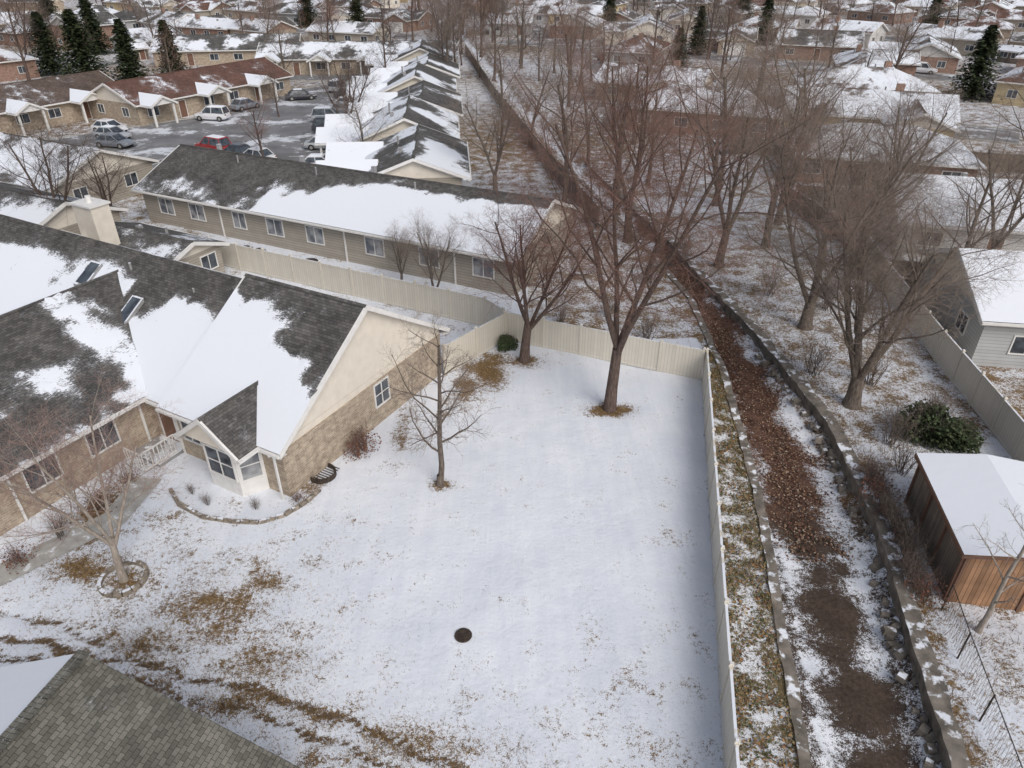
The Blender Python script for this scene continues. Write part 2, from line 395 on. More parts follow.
def hip(mb,x0,x1,y0,y1,ze,zr,sf0,sf1,mw,mr,mt,over=.45,res=1.0):
    mb.face([(x0,y0,-.3),(x1,y0,-.3),(x1,y0,ze),(x0,y0,ze)],mw);mb.face([(x1,y1,-.3),(x0,y1,-.3),(x0,y1,ze),(x1,y1,ze)],mw)
    mb.face([(x1,y0,-.3),(x1,y1,-.3),(x1,y1,ze),(x1,y0,ze)],mw);mb.face([(x0,y1,-.3),(x0,y0,-.3),(x0,y0,ze),(x0,y1,ze)],mw)
    a,b,c,d=x0-over,x1+over,y0-over,y1+over;ym=(y0+y1)/2;k=(d-c)/2;z0=ze+.0;z1=zr+.16
    nu=max(2,int((b-a)/res));nv=max(2,int(k/res))
    mb.grid((a,c,z0),(b,c,z0),(b-k,ym,z1),(a+k,ym,z1),nu,nv,mr,sf0);mb.grid((b,d,z0),(a,d,z0),(a+k,ym,z1),(b-k,ym,z1),nu,nv,mr,sf1)
    mb.grid((b,c,z0),(b,d,z0),(b-k,ym,z1),(b-k,ym,z1),nv*2,nv,mr,sf1);mb.grid((a,d,z0),(a,c,z0),(a+k,ym,z1),(a+k,ym,z1),nv*2,nv,mr,sf0)
    mb.box(((a+b)/2,c-.03,z0-.06),(b-a,.06,.18),mt);mb.box(((a+b)/2,d+.03,z0-.06),(b-a,.06,.18),mt)
    mb.box((a-.03,ym,z0-.06),(.06,d-c,.18),mt);mb.box((b+.03,ym,z0-.06),(.06,d-c,.18),mt)
    mb.face([(a,c,z0-.14),(a,d,z0-.14),(b,d,z0-.14),(b,c,z0-.14)],mt)
def nz(p,s,o=0):return mnoise.noise(Vector((p[0]*s+o,p[1]*s-o,o*.7)))
def rot_T(gx,gy,z):return (-gy,gx,z)

# ------------------------------------------------------------ main house
HY=R(-28.5)
MATS=[M['brick'],M['stucco'],M['shin'],M['trim'],M['glass'],M['metal'],M['door'],M['glass2'],M['siding'],M['snow']]
mb=MB()
def cl(s):return max(.03,min(1,s))
def s_right(u,v,p):
    lim=.86-.48*max(0,(u-.35))/.65+.18*nz(p,.7,3)+.12*nz(p,2,1)
    return cl(.5+(lim-v)*4)
def s_back(u,v,p):return .35+.3*nz(p,.5)
def s_left(u,v,p):
    x=p[0]
    if x>-13.2:
        lim=.66+.24*nz(p,.6,5)+.10*nz(p,2,2)+.05*(x+10)
        s=.5+(lim-v)*3.5
        if x<-11.6:s-=(-11.6-x)*.5
    else:
        s=.62+.85*nz(p,.32,9)-max(0,v-.74)*5
    return cl(s)
gable(mb,-6.4,0,0,11.6,2.7,6.4,s_right,s_back,0,1,2,3,res=.25)
gable(mb,-34,-6.45,.3,11.3,2.6,6.05,s_left,s_back,0,1,2,3,over=.4,res=.35,o1=0,end1=False)
def s_wr(u,v,p):return cl(.10+1.0*nz((p[1],p[0]),.42,4)+.4*nz(p,1.4,2)+1.2*max(0,.16-v)*3)
def s_wl(u,v,p):return .7+.4*nz(p,.4)
gable(mb,-20,5.0,8.4,21.6,2.6,5.35,s_wr,s_wl,0,1,2,3,T=rot_T,res=.35,o1=0,end1=False)
def s_d1(u,v,p):return .08+.1*v
def s_d2(u,v,p):return .95
gable(mb,-1.25,2.0,1.0,4.2,2.62,3.85,s_d1,s_d2,1,1,2,3,T=rot_T,res=.3,over=.22,walls=False,end1=False,o1=0)
mb.face([(.012,.0,2.3),(.012,11.6,2.3),(.012,11.6,2.7),(.012,0,2.7)],1)
mb.box((.02,5.8,1.0),(.07,11.6,2.6),0)
mb.box((.035,5.8,2.335),(.10,11.62,.07),0)
bay=[(-4.05,0),(-3.5,-.95),(-1.7,-.95),(-1.15,0)]
for (xa,ya),(xb,yb) in zip(bay[:-1],bay[1:]):
    mb.face([(xa,ya,0),(xb,yb,0),(xb,yb,2.62),(xa,ya,2.62)],3)
    u=Vector((xb-xa,yb-ya,0));L=u.length;u.normalize();nr=Vector((u.y,-u.x,0))
    ww=L-.3
    window(mb,(xa+u.x*.15,ya+u.y*.15,.85),u,nr,ww,1.35,3,7 if L<1.5 else 4,1 if L>1.5 else 0,hm=True)
mb.face([(-4.3,-1.1,2.6),(-.9,-1.1,2.6),(-.9,0,2.6),(-4.3,0,2.6)],3)
window(mb,(-7.95,.3,.05),(1,0,0),(0,-1,0),.95,2.05,3,6,0)
window(mb,(-6.0,0,1.0),(1,0,0),(0,-1,0),1.0,1.2,3,4,1)
for yy in(-1.5,-4.2,-7.5,-11):window(mb,(-8.4,yy-1.4,1.05),(0,1,0),(1,0,0),1.3,1.1,3,4,1)
for yy in(-.3,-6.2):mb.box((-8.33,yy,1.2),(.08,.09,2.5),3)
window(mb,(0.055,6.0,1.05),(0,1,0),(1,0,0),1.0,1.15,3,4,1,hm=True)
mb.box((-.12,-.28,1.2),(.09,.07,2.5),3);mb.box((-.12,-.4,2.45),(.09,.25,.08),3)
mb.box((-6.3,-.06,1.2),(.08,.08,2.5),3)
mb.box((-7.4,-.5,.08),(1.9,1.6,.2),5)
for i in range(9):mb.box((-6.55,-1.9+i*.2,.65),(.035,.035,.9),3)
mb.box((-6.55,-1.1,1.12),(.07,1.75,.05),3);mb.box((-6.55,-1.1,.25),(.06,1.75,.05),3)
for i in range(6):mb.box((-6.55-.2*i-.1,-1.95,.65),(.035,.035,.9),3)
mb.box((-7.1,-1.95,1.12),(1.1,.07,.05),3)
def skylight(x,y,w,l):
    sl=(6.05-2.6)/5.5
    def z(yy):return 2.6+sl*(yy-.3)+.16
    pts=[(x-w/2,y-l/2),(x+w/2,y-l/2),(x+w/2,y+l/2),(x-w/2,y+l/2)]
    top=[(a,b,z(b)+.2) for a,b in pts];bot=[(a,b,z(b)-.1) for a,b in pts]
    mb.face(top,5)
    for i in range(4):
        j=(i+1)%4;mb.face([bot[i],bot[j],top[j],top[i]],5)
    g=.09;pp=[(x-w/2+g,y-l/2+g),(x+w/2-g,y-l/2+g),(x+w/2-g,y+l/2-g),(x-w/2+g,y+l/2-g)]
    mb.face([(a,b,z(b)+.215) for a,b in pp],4)
skylight(-12.3,2.9,.8,1.5);skylight(-16.6,4.0,.9,1.3)
mb.cyl((-14.2,4.9,5.4),(-14.2,4.9,6.0),.07,.07,8,5);mb.cyl((-9.4,4.7,5.2),(-9.4,4.7,5.7),.05,.05,8,5)
mb.obj('brick_house',MATS,(-9.4,23,0),HY)
mb=MB()
for k in range(9):
    a=math.pi*k/8;mb.box((.62*math.cos(a)*.9,.62*math.sin(a),.10),(.22,.05,.35),0,rot=a+math.pi/2)
for k in range(8):mb.box((-.5+k*.14,.3,.26),(.03,.6,.03),0)
mb.obj('window_well',[M['iron']],(-8.35,24.4,0),HY-math.pi/2)

mb=MB()
def sA(u,v,p):return .02
def sB(u,v,p):return .92
gable(mb,-14,0,-5.4,5.4,2.75,5.5,sB,sA,0,1,2,2,T=lambda x,y,z:(y,x,z),res=.4,over=.4,lift=.06)
for f in range(len(mb.f)):mb.f[f]=mb.f[f][::-1]
for i in range(58):
    mb.box((0,-14.2+i*.255,5.70),(.32,.235,.035),2)
mb.obj('house',[M['brick'],M['stucco'],M['shin_near']],(-10.25,10.5,0),R(-14))

mb=MB()
def s_n(u,v,p):
    lim=.28+.62*sm(np.array((u-.28)/.35)).item()+.26*nz(p,.35,1)+.12*nz(p,1.2,5)
    s=.5+(lim-v)*2.6
    if u<.36:s=min(s,.36+.6*nz(p,.5,7))
    if u>.2 and v>.86:s-=.6
    return cl(s)
gable(mb,0,34,0,10.5,2.75,4.9,s_n,s_wl,0,1,2,3,res=.4,over=.5)
for x in(1.8,5.2,13.2,17,22.3,26.8,31):
    window(mb,(x,0,1.0),(1,0,0),(0,-1,0),1.5,1.2,3,7,1)
window(mb,(9.8,0,1.0),(1,0,0),(0,-1,0),1.2,1.2,3,7,1)
for x in(8.5,20.5,29.6):mb.box((x,-.07,1.3),(.09,.09,2.7),3)
for x in(3,12,19,27):mb.box((x,6.2,5.0),(.3,.3,.5),5)
for x in(7,15,24):mb.cyl((x,4.2,4.4),(x,4.2,5.2),.07,.07,8,5)
mb.obj('apartment_building',[M['siding'],M['stucco'],M['shin'],M['trim'],M['glass'],M['metal'],M['door'],M['glass2']],(-30.4,57.9,0),R(-26.1))

# ------------------------------------------------------------ generic house
WALLS=['brick_red','brick','siding_w','siding_g','siding_y','stucco','siding']
def house(name,x,y,yaw,L,W,ze=2.6,zr=None,wall='siding',gab='stucco',roof='shin',s0=.8,s1=.5,sc=.3,amp=.7,res=1.0,porch=False,chim=False,wing=False,ishp=False,seed=0):
    zr=zr or ze+W*.20
    mb=MB()
    def f0(u,v,p):return max(0,min(1,s0+amp*nz(p,sc,seed)-.35*max(0,v-.75)*4*.5))
    def f1(u,v,p):return max(0,min(1,s1+amp*nz(p,sc,seed+3)))
    if ishp:hip(mb,-L/2,L/2,-W/2,W/2,ze,zr,f0,f1,0,2,3,res=res)
    else:gable(mb,-L/2,L/2,-W/2,W/2,ze,zr,f0,f1,0,1,2,3,res=res,over=.45)
    k=max(2,int(L/4))
    for i in range(k):
        xx=-L/2+L*(i+.5)/k
        if i%3==1:
            window(mb,(xx-.5,-W/2,.05),(1,0,0),(0,-1,0),1.0,2.05 if ze>2.2 else 1.8,3,6,0)
        else:window(mb,(xx-.8,-W/2,.95),(1,0,0),(0,-1,0),1.5,1.0,3,4,1)
        window(mb,(xx+.8,W/2,.95),(-1,0,0),(0,1,0),1.5,1.0,3,4,1)
    for sx in(-1,1):
        for yy in(-W/4,W/4):window(mb,(sx*L/2,yy-sx*.6,1.0),(0,sx,0),(sx,0,0),1.2,1.0,3,4,1)
    mb.cyl((L*.1,W*.2,ze),(L*.1,W*.2,zr+.3),.1,.1,6,5);mb.box((-L*.2,W*.15,zr-.15),(.35,.35,.5),5)
    if porch:
        for i in range(0,k,2):
            xx=-L/2+L*(i+.5)/k
            def fw(u,v,p):return .85
            gable(mb,-W/2-2.2,-W/2+3,-xx-1.7,-xx+1.7,2.5,3.4,fw,fw,1,3,2,3,T=rot_T,res=res,over=.25,walls=False,end1=False,o1=0)
            for dx in(-1.5,1.5):mb.box((xx+dx,-W/2-2.1,1.2),(.22,.22,2.5),3)
    if wing:
        gable(mb,-W/2-4.5,0,-L/2+.6,-L/2+7.2,ze,ze+1.45,f1,f0,0,1,2,3,T=lambda a,b,c:(-b,a,c),res=res,over=.4,end1=False)
        window(mb,(L/2-6.2,-W/2-4.5,.05),(1,0,0),(0,-1,0),4.4,2.1,3,3,0)
    if chim:mb.box((L*.18,.8,zr-.1),(.9,.7,1.9),7)
    return mb.obj(name,[M[wall],M[gab],M[roof],M['trim'],M['glass'],M['metal'],M['door'],M['brick_red']],(x,y,0),yaw)
A=R(-28.5)
placed=[]
def H(name,x,y,yaw,L,W,**k):
    placed.append((x,y,max(L,W)/2));return house(name,x,y,yaw,L,W,**k)
H('ranch_house',-44.5,107,R(60),26,10,roof='shin_red',wall='brick',s0=.15,s1=.1,porch=True,seed=1)
H('ranch_house',-63,95,R(60),24,10,roof='shin_brown',wall='brick',s0=.2,s1=.3,porch=True,seed=2)
H('ranch_house',-46.5,68,R(-27),24,10,roof='shin',s0=.75,s1=.4,amp=1.0,wall='siding',seed=4)
H('ranch_house',-38,52.5,R(-27),14,8,roof='shin',s0=.75,s1=.4,wall='siding',seed=5)
H('patio_building',-24.6,46.0,R(-27),8,4.6,ze=2.4,zr=3.2,roof='shin',s0=.35,s1=.3,seed=6)
for i,(hx,hy) in enumerate([(-8.8,67),(-11.2,80),(-11.0,93),(-13.2,106),(-13,120),(-15.6,134)]):
    H('townhouse',hx,hy,R(94.5),11.5 if i%2 else 12.3,8.6+1.3*(i%2),ze=2.7,zr=4.3+.5*(i%2),roof='shin',s0=.25,s1=.55,amp=1.4,sc=.22,wall='siding',seed=7+i,res=.6)
    mb=MB()
    def f(u,v,p):return .85
    for dd in(-3.5,3.0):
        gable(mb,-3.6,1.5,-1.9+dd,1.9+dd,2.4,3.4,f,f,1,1,2,3,res=.8,over=.25,walls=False,end1=False,o1=0)
        for dy in(-1.6,1.6):mb.box((-3.4,dy+dd,1.2),(.22,.22,2.5),3)
    mb.obj('porch',[M['siding'],M['stucco'],M['shin'],M['trim']],(hx-4.8-.6*(i%2),hy,0),R(4.5))
H('ranch_house',-27,139,R(4),34,10,roof='shin',s0=.5,s1=.5,amp=1.0,wall='brick',porch=True,seed=13)
H('ranch_house',-54,150,R(8),26,10,roof='shin',s0=.4,s1=.5,amp=.9,wall='brick',seed=14)
H('ranch_house',33.5,37.5,R(-9),15,9.5,ze=2.9,roof='shin_brown',wall='siding_g',s0=.98,s1=.98,amp=.1,seed=15,res=.8)
H('ranch_house',38,53,R(-14),17,10,roof='shin_brown',wall='siding_w',s0=.95,s1=.9,amp=.4,seed=16,res=.8)
H('ranch_house',43,91,R(-20),18,10,roof='shin_brown',wall='siding_y',s0=.75,s1=.7,chim=True,wing=True,seed=17)
H('ranch_house',50,109,R(-12),17,10,roof='shin_brown',wall='brick_red',s0=.7,s1=.7,chim=True,ishp=True,seed=18)
H('ranch_house',36,72,R(-16),16,10,roof='shin',wall='brick_red',s0=.8,s1=.8,ishp=True,seed=19)
H('ranch_house',21,112,R(-26),15,9,roof='shin_brown',wall='brick',s0=.65,s1=.7,chim=True,wing=True,seed=20)
ca,sa=math.cos(A),math.sin(A)
def warp(x,y):return x+9*math.sin(y/31.0),y+8*math.sin(x/37.0+1)
roads=[]
q=60;row=0;cnt=0
while q<430:
    p=-270+random.uniform(0,12)
    while p<340:
        p+=random.uniform(16.5,23)
        pp=p;qq=q+random.uniform(-2.5,2.5)
        x=pp*ca-qq*sa;y=pp*sa+qq*ca
        if y<80:continue
        x,y=warp(x,y)
        if y<84 or y>345 or abs(x)>.76*y+18:continue
        cx=np.interp(y,YL,XL)
        if -72<x<cx+14 and y<160:continue
        if abs(x-cx-1.5)<12:continue
        if any(math.hypot(x-a,y-b)<c+9 for a,b,c in placed):continue
        if random.random()<.10:continue
        yaw=A+(0 if row%2==0 else math.pi)+random.choice([0,0,math.pi/2,-math.pi/2])+random.uniform(-.2,.2)+.25*math.cos(x/37)
        s0=random.choice([.8,.65,.5,.4,.75]);cnt+=1
        L=random.uniform(10,18);Wd=random.uniform(7.5,min(10.5,L-1.5))
        house('suburban_house',x,y,yaw,L,Wd,ze=random.choice([2.6,2.8,3.0,4.6 if L<14 else 2.7]),roof=random.choice(['shin_brown','shin','shin','shin_red']),
              wall=random.choice(WALLS+['brick_red']),gab=random.choice(['stucco','siding_w','brick_red']),s0=s0,s1=random.uniform(.15,.8),amp=1.1,chim=random.random()<.4,wing=random.random()<.5,ishp=random.random()<.4,res=1.5,seed=cnt*1.7)
        if random.random()<.35:
            dx,dy=random.uniform(-9,9),random.choice([-1,1])*random.uniform(9,11)
            house('garden_shed',x+dx*ca-dy*sa,y+dx*sa+dy*ca,yaw+random.uniform(-.3,.3),4.5,3.4,ze=2.1,roof='shin_brown',wall='wood_dark',gab='wood_dark',s0=.85,s1=.8,res=1.5,seed=cnt)
    if row%2==0:roads.append(q-15.5)
    q+=24 if row%2==0 else 31
    row+=1

def strip(name,pts,w,z,m,kerb=True):
    mb=MB();L=[];Rr=[]
    for i,p in enumerate(pts):
        a=Vector(pts[max(i-1,0)]);b=Vector(pts[min(i+1,len(pts)-1)]);d=(b-a).normalized();nn=Vector((-d.y,d.x))
        c=Vector(p);L.append(c+nn*w/2);Rr.append(c-nn*w/2)
    for i in range(len(pts)-1):
        mb.face([(*Rr[i],z),(*Rr[i+1],z),(*L[i+1],z),(*L[i],z)],0)
        if kerb:
            for S,sg in((L,1),(Rr,-1)):
                a=S[i];b=S[i+1];d=(b-a).normalized();nn=Vector((-d.y,d.x))*sg
                q=[a,b,b+nn*.25,a+nn*.25]
                mb.face([(*v,z+.12) for v in q],1);mb.face([(*a,z),(*b,z),(*b,z+.12),(*a,z+.12)],1)
                mb.face([(*q[3],z-.05),(*q[2],z-.05),(*q[2],z+.12),(*q[3],z+.12)],1)
    return mb.obj(name,[m,M['walk']])
for qq in roads:
    pts=[]
    for p in np.arange(-330,400,10):
        x=p*ca-qq*sa;y=p*sa+qq*ca
        x,y=warp(x,y)
        cx=np.interp(y,YL,XL)
        if y<84 or y>420 or ((-72<x<cx+10) and y<160) or abs(x-cx-1.5)<7:
            if len(pts)>1:strip('street',pts,8,.03,M['asph'])
            pts=[];continue
        pts.append((x,y))
    if len(pts)>1:strip('street',pts,8,.03,M['asph'])
strip('street',[(27,80),(22,105),(20,130),(14,165),(2,220),(-12,300)],8,.045,M['asph'])
strip('street',[(-80,118),(-55,129),(-32,131),(-18,129.5)],7,.06,M['asph'])
lot=[(-57,84),(-42,73),(-28,67),(-16.5,68),(-18.0,96),(-20.5,124),(-29,125),(-36,116),(-41,99)]
mb=MB();mb.face([(x,y,.03) for x,y in lot],0)
for i in range(len(lot)):
    a=Vector((*lot[i],0));b=Vector((*lot[(i+1)%len(lot)],0));d=b-a
    c=(a+b)/2;mb.box((c.x,c.y,.06),(d.length,.2,.15),1,rot=math.atan2(d.y,d.x))
for k in range(9):
    mb.box((-37+k*2.4,76.5-k*.55,.036),(.1,4.6,.004),2,rot=R(-25))
for k in range(12):mb.box((-22-.05*k,76+k*2.8,.036),(4.4,.1,.004),2,rot=R(5))
mb.obj('parking_lot',[M['asph'],M['walk'],M['paint']])

# ------------------------------------------------------------ fences
def vinyl_fence(name,pts,h=1.8,step=2.4,m='fence',post=.13,cap=True,th=.045):
    mb=MB()
    for (x0,y0),(x1,y1) in zip(pts[:-1],pts[1:]):
        L=math.hypot(x1-x0,y1-y0);a=math.atan2(y1-y0,x1-x0);k=max(1,round(L/step))
        for i in range(k+1):
            t=i/k;x=x0+(x1-x0)*t;y=y0+(y1-y0)*t;j=random.uniform(-.015,.015)
            mb.box((x,y,h/2+.03+j),(post,post,h+.12),0,rot=a)
            if cap:mb.box((x,y,h+.12+j),(post+.04,post+.04,.06),0,rot=a,top=(.5,.5))
            if i<k:
                c=(t+.5/k);x=x0+(x1-x0)*c;y=y0+(y1-y0)*c;w=L/k-post-.004;j=random.uniform(-.015,.015)
                mb.box((x,y,h/2+j),(w,th,h-.22),0,rot=a)
                mb.box((x,y,h-.05+j),(w,th+.04,.13),0,rot=a);mb.box((x,y,.08),(w,th+.04,.13),0,rot=a)
    return mb.obj(name,[M[m]])
vinyl_fence('vinyl_fence',[(10.2,32.4),(4.6,3.9)])
vinyl_fence('vinyl_fence',[(10.05,32.45),(-.3,36.9)])
vinyl_fence('vinyl_fence',[(-.4,36.8),(-3.6,32.9)])
vinyl_fence('vinyl_fence',[(-.5,37.1),(-1.6,38.6),(-21.6,48.5)],h=1.9)
vinyl_fence('wooden_fence',[(7,56),(4.3,69.8),(-2.4,110),(-9.5,160)],m='wood_dark',h=1.8)
vinyl_fence('vinyl_fence',[(26,50),(25,44),(23.7,34.5),(22.3,21)],h=1.8)
vinyl_fence('wooden_fence',[(26,50),(24,62)],m='wood_dark')
vinyl_fence('wooden_fence',[(25,45),(44,40)],m='wood_dark')
vinyl_fence('wooden_fence',[(25,62),(50,55)],m='wood_dark')
vinyl_fence('wooden_fence',[(24,80),(52,72)],m='wood_dark')
mb=MB();prev=None
for (x,y) in [(15.1,17.0),(14.6,15),(14.1,12.8),(13.6,10.6),(13.2,8.5)]:
    mb.cyl((x,y,0),(x,y,1.3),.03,.03,6)
    if prev:
        mb.cyl((prev[0],prev[1],1.27),(x,y,1.27),.018,.018,5)
        for k in range(14):
            for dz in(1,-1):
                t0=k/14;t1=(k+1)/14
                X0=prev[0]+(x-prev[0])*t0;Y0=prev[1]+(y-prev[1])*t0;X1=prev[0]+(x-prev[0])*t1;Y1=prev[1]+(y-prev[1])*t1
                za,zb=(.05,1.25) if dz>0 else(1.25,.05)
                mb.cyl((X0,Y0,za),(X1,Y1,zb),.004,.004,3)
    prev=(x,y)
mb.obj('chain_link_fence',[M['iron']],uv=False)

def ribbon(name,ya,yb,fy,fx,w,ztop,m,off=0):
    mb=MB();pv=None
    for y in np.arange(ya,yb,.35):
        x=float(np.interp(y,fy,fx))+off+.10*mnoise.noise(Vector((y*.6,off,1)))+.05*mnoise.noise(Vector((y*2.6,off,7)))
        zt=ztop+.07*mnoise.noise(Vector((y*.8,off,4)))+.04*mnoise.noise(Vector((y*3,off,4)));ww=w*(1+.35*mnoise.noise(Vector((y*.9,3,off))))
        cur=[(x-ww/2,y,-1),(x-ww/2,y,zt),(x+ww/2,y,zt),(x+ww/2,y,-1)]
        if pv:
            for i in range(3):mb.face([pv[i],pv[i+1],cur[i+1],cur[i]],0)
        pv=cur
    return mb.obj(name,[M[m]])
ribbon('concrete_channel_wall',2,75,YL,XL,.38,.10,'conc')
ribbon('concrete_channel_wall',2,75,YR,XR,.60,.12,'conc')
mb=MB()
for i in range(120):
    y=random.uniform(8,36);x=float(np.interp(y,YR,XR))-random.uniform(.2,.75)
    s=random.uniform(.08,.34)
    mb.box((x,y,-.68+s*.3+random.uniform(0,.25)),(s*random.uniform(1,2.2),s,s*.6),0,rot=random.uniform(0,3),top=(.75,.8))
mb.obj('concrete_rubble',[M['conc']])

strip('sidewalk',[(-24,13.2),(-19,18.6),(-16.2,21.6),(-15.9,24.2)],1.25,.035,M['walk'],False)
def stones(mb,pts,s=.24):
    for (x0,y0),(x1,y1) in zip(pts[:-1],pts[1:]):
        L=math.hypot(x1-x0,y1-y0);k=max(1,int(L/s));a=math.atan2(y1-y0,x1-x0)
        for i in range(k):
            t=(i+.5)/k
            mb.box((x0+(x1-x0)*t,y0+(y1-y0)*t,.06+random.uniform(-.015,.02)),(L/k*.94,.16,.2),0,rot=a+random.uniform(-.08,.08),top=(.9,.85))
mb=MB()
bed=[(-14.6,23.4),(-13.9,22.5),(-12.6,21.7),(-11.3,21.4),(-10.2,21.35),(-9.3,21.8),(-8.6,22.6),(-8.2,23.4)]
stones(mb,bed,.3);mb.obj('garden_bed_edging',[M['stone']],uv=False)
mb=MB()
stones(mb,[(-14.3+.8*math.cos(a),18.4+.8*math.sin(a)) for a in np.linspace(0,2*math.pi,17)],.3)
mb.obj('tree_ring_edging',[M['stone']],uv=False)
mb=MB();mb.cyl((0,0,-.05),(0,0,.04),.27,.27,24)
for k in range(6):mb.box((-.2+k*.08,0,.055),(.035,.40-abs(k-2.5)*.06,.03),0)
for k in range(3):mb.box((0,-.14+k*.14,.06),(.42,.03,.025),0)
mb.tube([Vector((.28*math.cos(a),.28*math.sin(a),.04)) for a in np.linspace(0,2*math.pi,25)],[.025]*25,5)
mb.obj('storm_drain_grate',[M['iron']],(-1.65,15.9,0),.3,uv=False)

def ac(x,y,rot):
    mb=MB();mb.box((0,0,.42),(.75,.75,.8),0);mb.box((0,0,.02),(.95,.95,.1),1)
    for k in range(7):mb.box((0,0,.12+k*.1),(.78,.78,.03),2)
    mb.cyl((0,0,.82),(0,0,.86),.3,.3,16,2)
    mb.obj('air_conditioner',[M['metal'],M['walk'],M['dark']],(x,y,0),rot,bevel=.01)
ac(-19.6,49.7,HY);ac(-18.5,49.2,HY)
mb=MB();mb.cyl((0,0,.7),(0,0,.74),.6,.6,20,0);mb.cyl((0,0,0),(0,0,.7),.05,.05,8,0)
for k in range(4):
    a=k*math.pi/2+.4;mb.cyl((0,0,.1),(.4*math.cos(a),.4*math.sin(a),0),.025,.025,6,0)
mb.obj('patio_table',[M['iron']],(-14.3,47.2,0),uv=False)
mb=MB();mb.box((0,0,2.8),(1.9,1.3,5.6),0);mb.box((0,0,5.63),(2.1,1.5,.12),1);mb.cyl((0,0,5.6),(0,0,6.1),.18,.18,12,1)
mb.obj('chimney',[M['stucco'],M['trim']],(-27.2,45.0,0),HY)

# shed
mb=MB()
w,l,h=4.6,5.3,2.35
for a,b,m in(((0,0),(w,0),0),((w,0),(w,l),0),((w,l),(0,l),0),((0,l),(0,0),1)):
    mb.face([(*a,0),(*b,0),(*b,h),(*a,h)],m)
mb.face([(0,0,h),(w,0,h),(w/2,0,h+.3)],0);mb.face([(w,l,h),(0,l,h),(w/2,l,h+.3)],0)
def fs(u,v,p):return .97+.1*nz(p,1)
def shroof(x0,x1,z0,z1):
    mb.grid((x0,-.2,z0),(x1,-.2,z1),(x1,l+.2,z1),(x0,l+.2,z0),8,14,2,fs)
shroof(-.2,w/2,h+.06,h+.36);shroof(w/2,w+.2,h+.36,h+.06)
mb.box((-.21,l/2,h),(.05,l+.4,.16),3)
for s in(-.21,l+.21):
    for x0,x1 in((-.2,w/2),(w/2,w+.2)):
        za,zb=(h+.0,h+.31) if x0<0 else(h+.31,h)
        mb.face([(x0,s,za-.06),(x1,s,zb-.06),(x1,s,zb+.09),(x0,s,za+.09)],3)
for y in(.05,l*.33,l*.66,l-.05):mb.box((-.04,y,h/2),(.08,.1,h),3)
for x in(.05,w/2,w-.05):mb.box((x,-.03,h/2),(.1,.06,h),3)
mb.obj('wooden_shed',[M['wood'],M['wood_dark'],M['shin_brown'],M['door']],(15.45,17.4,0),R(-11))

# ------------------------------------------------------------ cars
PAINT={}
def car(x,y,yaw,c,suv=False):
    if c not in PAINT:
        n=NT('car_paint',.3,.5);n.col(c);n.b.inputs['Coat Weight'].default_value=.5;PAINT[c]=n.mat
    pm=PAINT[c]
    mb=MB();hgt=1.75 if suv else 1.45;bz=1.0 if suv else .88
    st=[(-2.28,.66,.42,bz-.28),(-2.18,.80,.32,bz-.08),(-1.6,.88,.26,bz),(-.6,.90,.24,bz+.02),(.5,.90,.24,bz),(1.35,.88,.26,bz-.06),(2.0,.82,.32,bz-.16),(2.25,.66,.40,bz-.30)]
    rings=[]
    for (sx,hw,z0,z1) in st:
        zm=(z0+z1)/2
        rings.append([(sx,-hw*.9,z0),(sx,-hw,zm),(sx,-hw*.93,z1-.05),(sx,-hw*.8,z1),(sx,hw*.8,z1),(sx,hw*.93,z1-.05),(sx,hw,zm),(sx,hw*.9,z0)])
    b=len(mb.v)
    for r in rings:mb.v+=r
    for i in range(len(rings)-1):
        for j in range(8):
            k=(j+1)%8;mb.f.append((b+i*8+j,b+i*8+k,b+(i+1)*8+k,b+(i+1)*8+j));mb.m.append(0)
    mb.f.append(tuple(b+j for j in range(8)));mb.m.append(0)
    mb.f.append(tuple(b+(len(rings)-1)*8+7-j for j in range(8)));mb.m.append(0)
    xb0,xb1,xt0,xt1=(-2.1,1.15,-1.85,.35) if suv else(-1.75,1.15,-1.1,.35)
    bo=[(xb0,-.80,bz-.02),(xb1,-.78,bz-.04),(xb1,.78,bz-.04),(xb0,.80,bz-.02)]
    to=[(xt0,-.62,hgt-.06),(xt1,-.62,hgt-.06),(xt1,.62,hgt-.06),(xt0,.62,hgt-.06)]
    for i in range(4):
        j=(i+1)%4;mb.face([bo[i],bo[j],to[j],to[i]],1)
        mb.tube([Vector(bo[i]),Vector(to[i])],[.05,.045],5,0)
    for s in(-1,1):mb.tube([Vector((-.35,s*.80,bz)),Vector((-.4,s*.63,hgt-.05))],[.045,.04],5,0)
    mb.box(((xt0+xt1)/2,0,hgt-.03),(xt1-xt0+.1,1.32,.08),0,top=(.9,.88))
    mb.box(((xt0+xt1)/2,0,hgt+.03),(xt1-xt0-.2,1.0,.05),3,top=(.85,.85))
    for sx in(-1.4,1.38):
        for s in(-1,1):
            mb.cyl((sx,s*.72,.33),(sx,s*.92,.33),.34,.34,16,2);mb.cyl((sx,s*.90,.33),(sx,s*.935,.33),.19,.17,10,4)
    for s in(-1,1):
        mb.box((2.12,s*.58,bz-.27),(.18,.3,.12),4);mb.box((-2.2,s*.62,bz-.2),(.12,.24,.15),5);mb.box((.85,s*.95,bz+.06),(.14,.16,.1),0)
    mb.obj('parked_car',[pm,M['glass'],M['dark'],M['snow'] if random.random()<.5 else pm,M['metal'],M['door']],(x,y,.03),yaw,uv=False)
W=(.7,.7,.72);S=(.4,.42,.44);K=(.04,.04,.05);G=(.2,.22,.25)
car(-33,80.5,R(150),(.3,.03,.03),True);car(-27,76.5,R(150),W);car(-39,97,R(170),W,True);car(-47,86.5,R(-20),S);car(-49,90,R(-20),W)
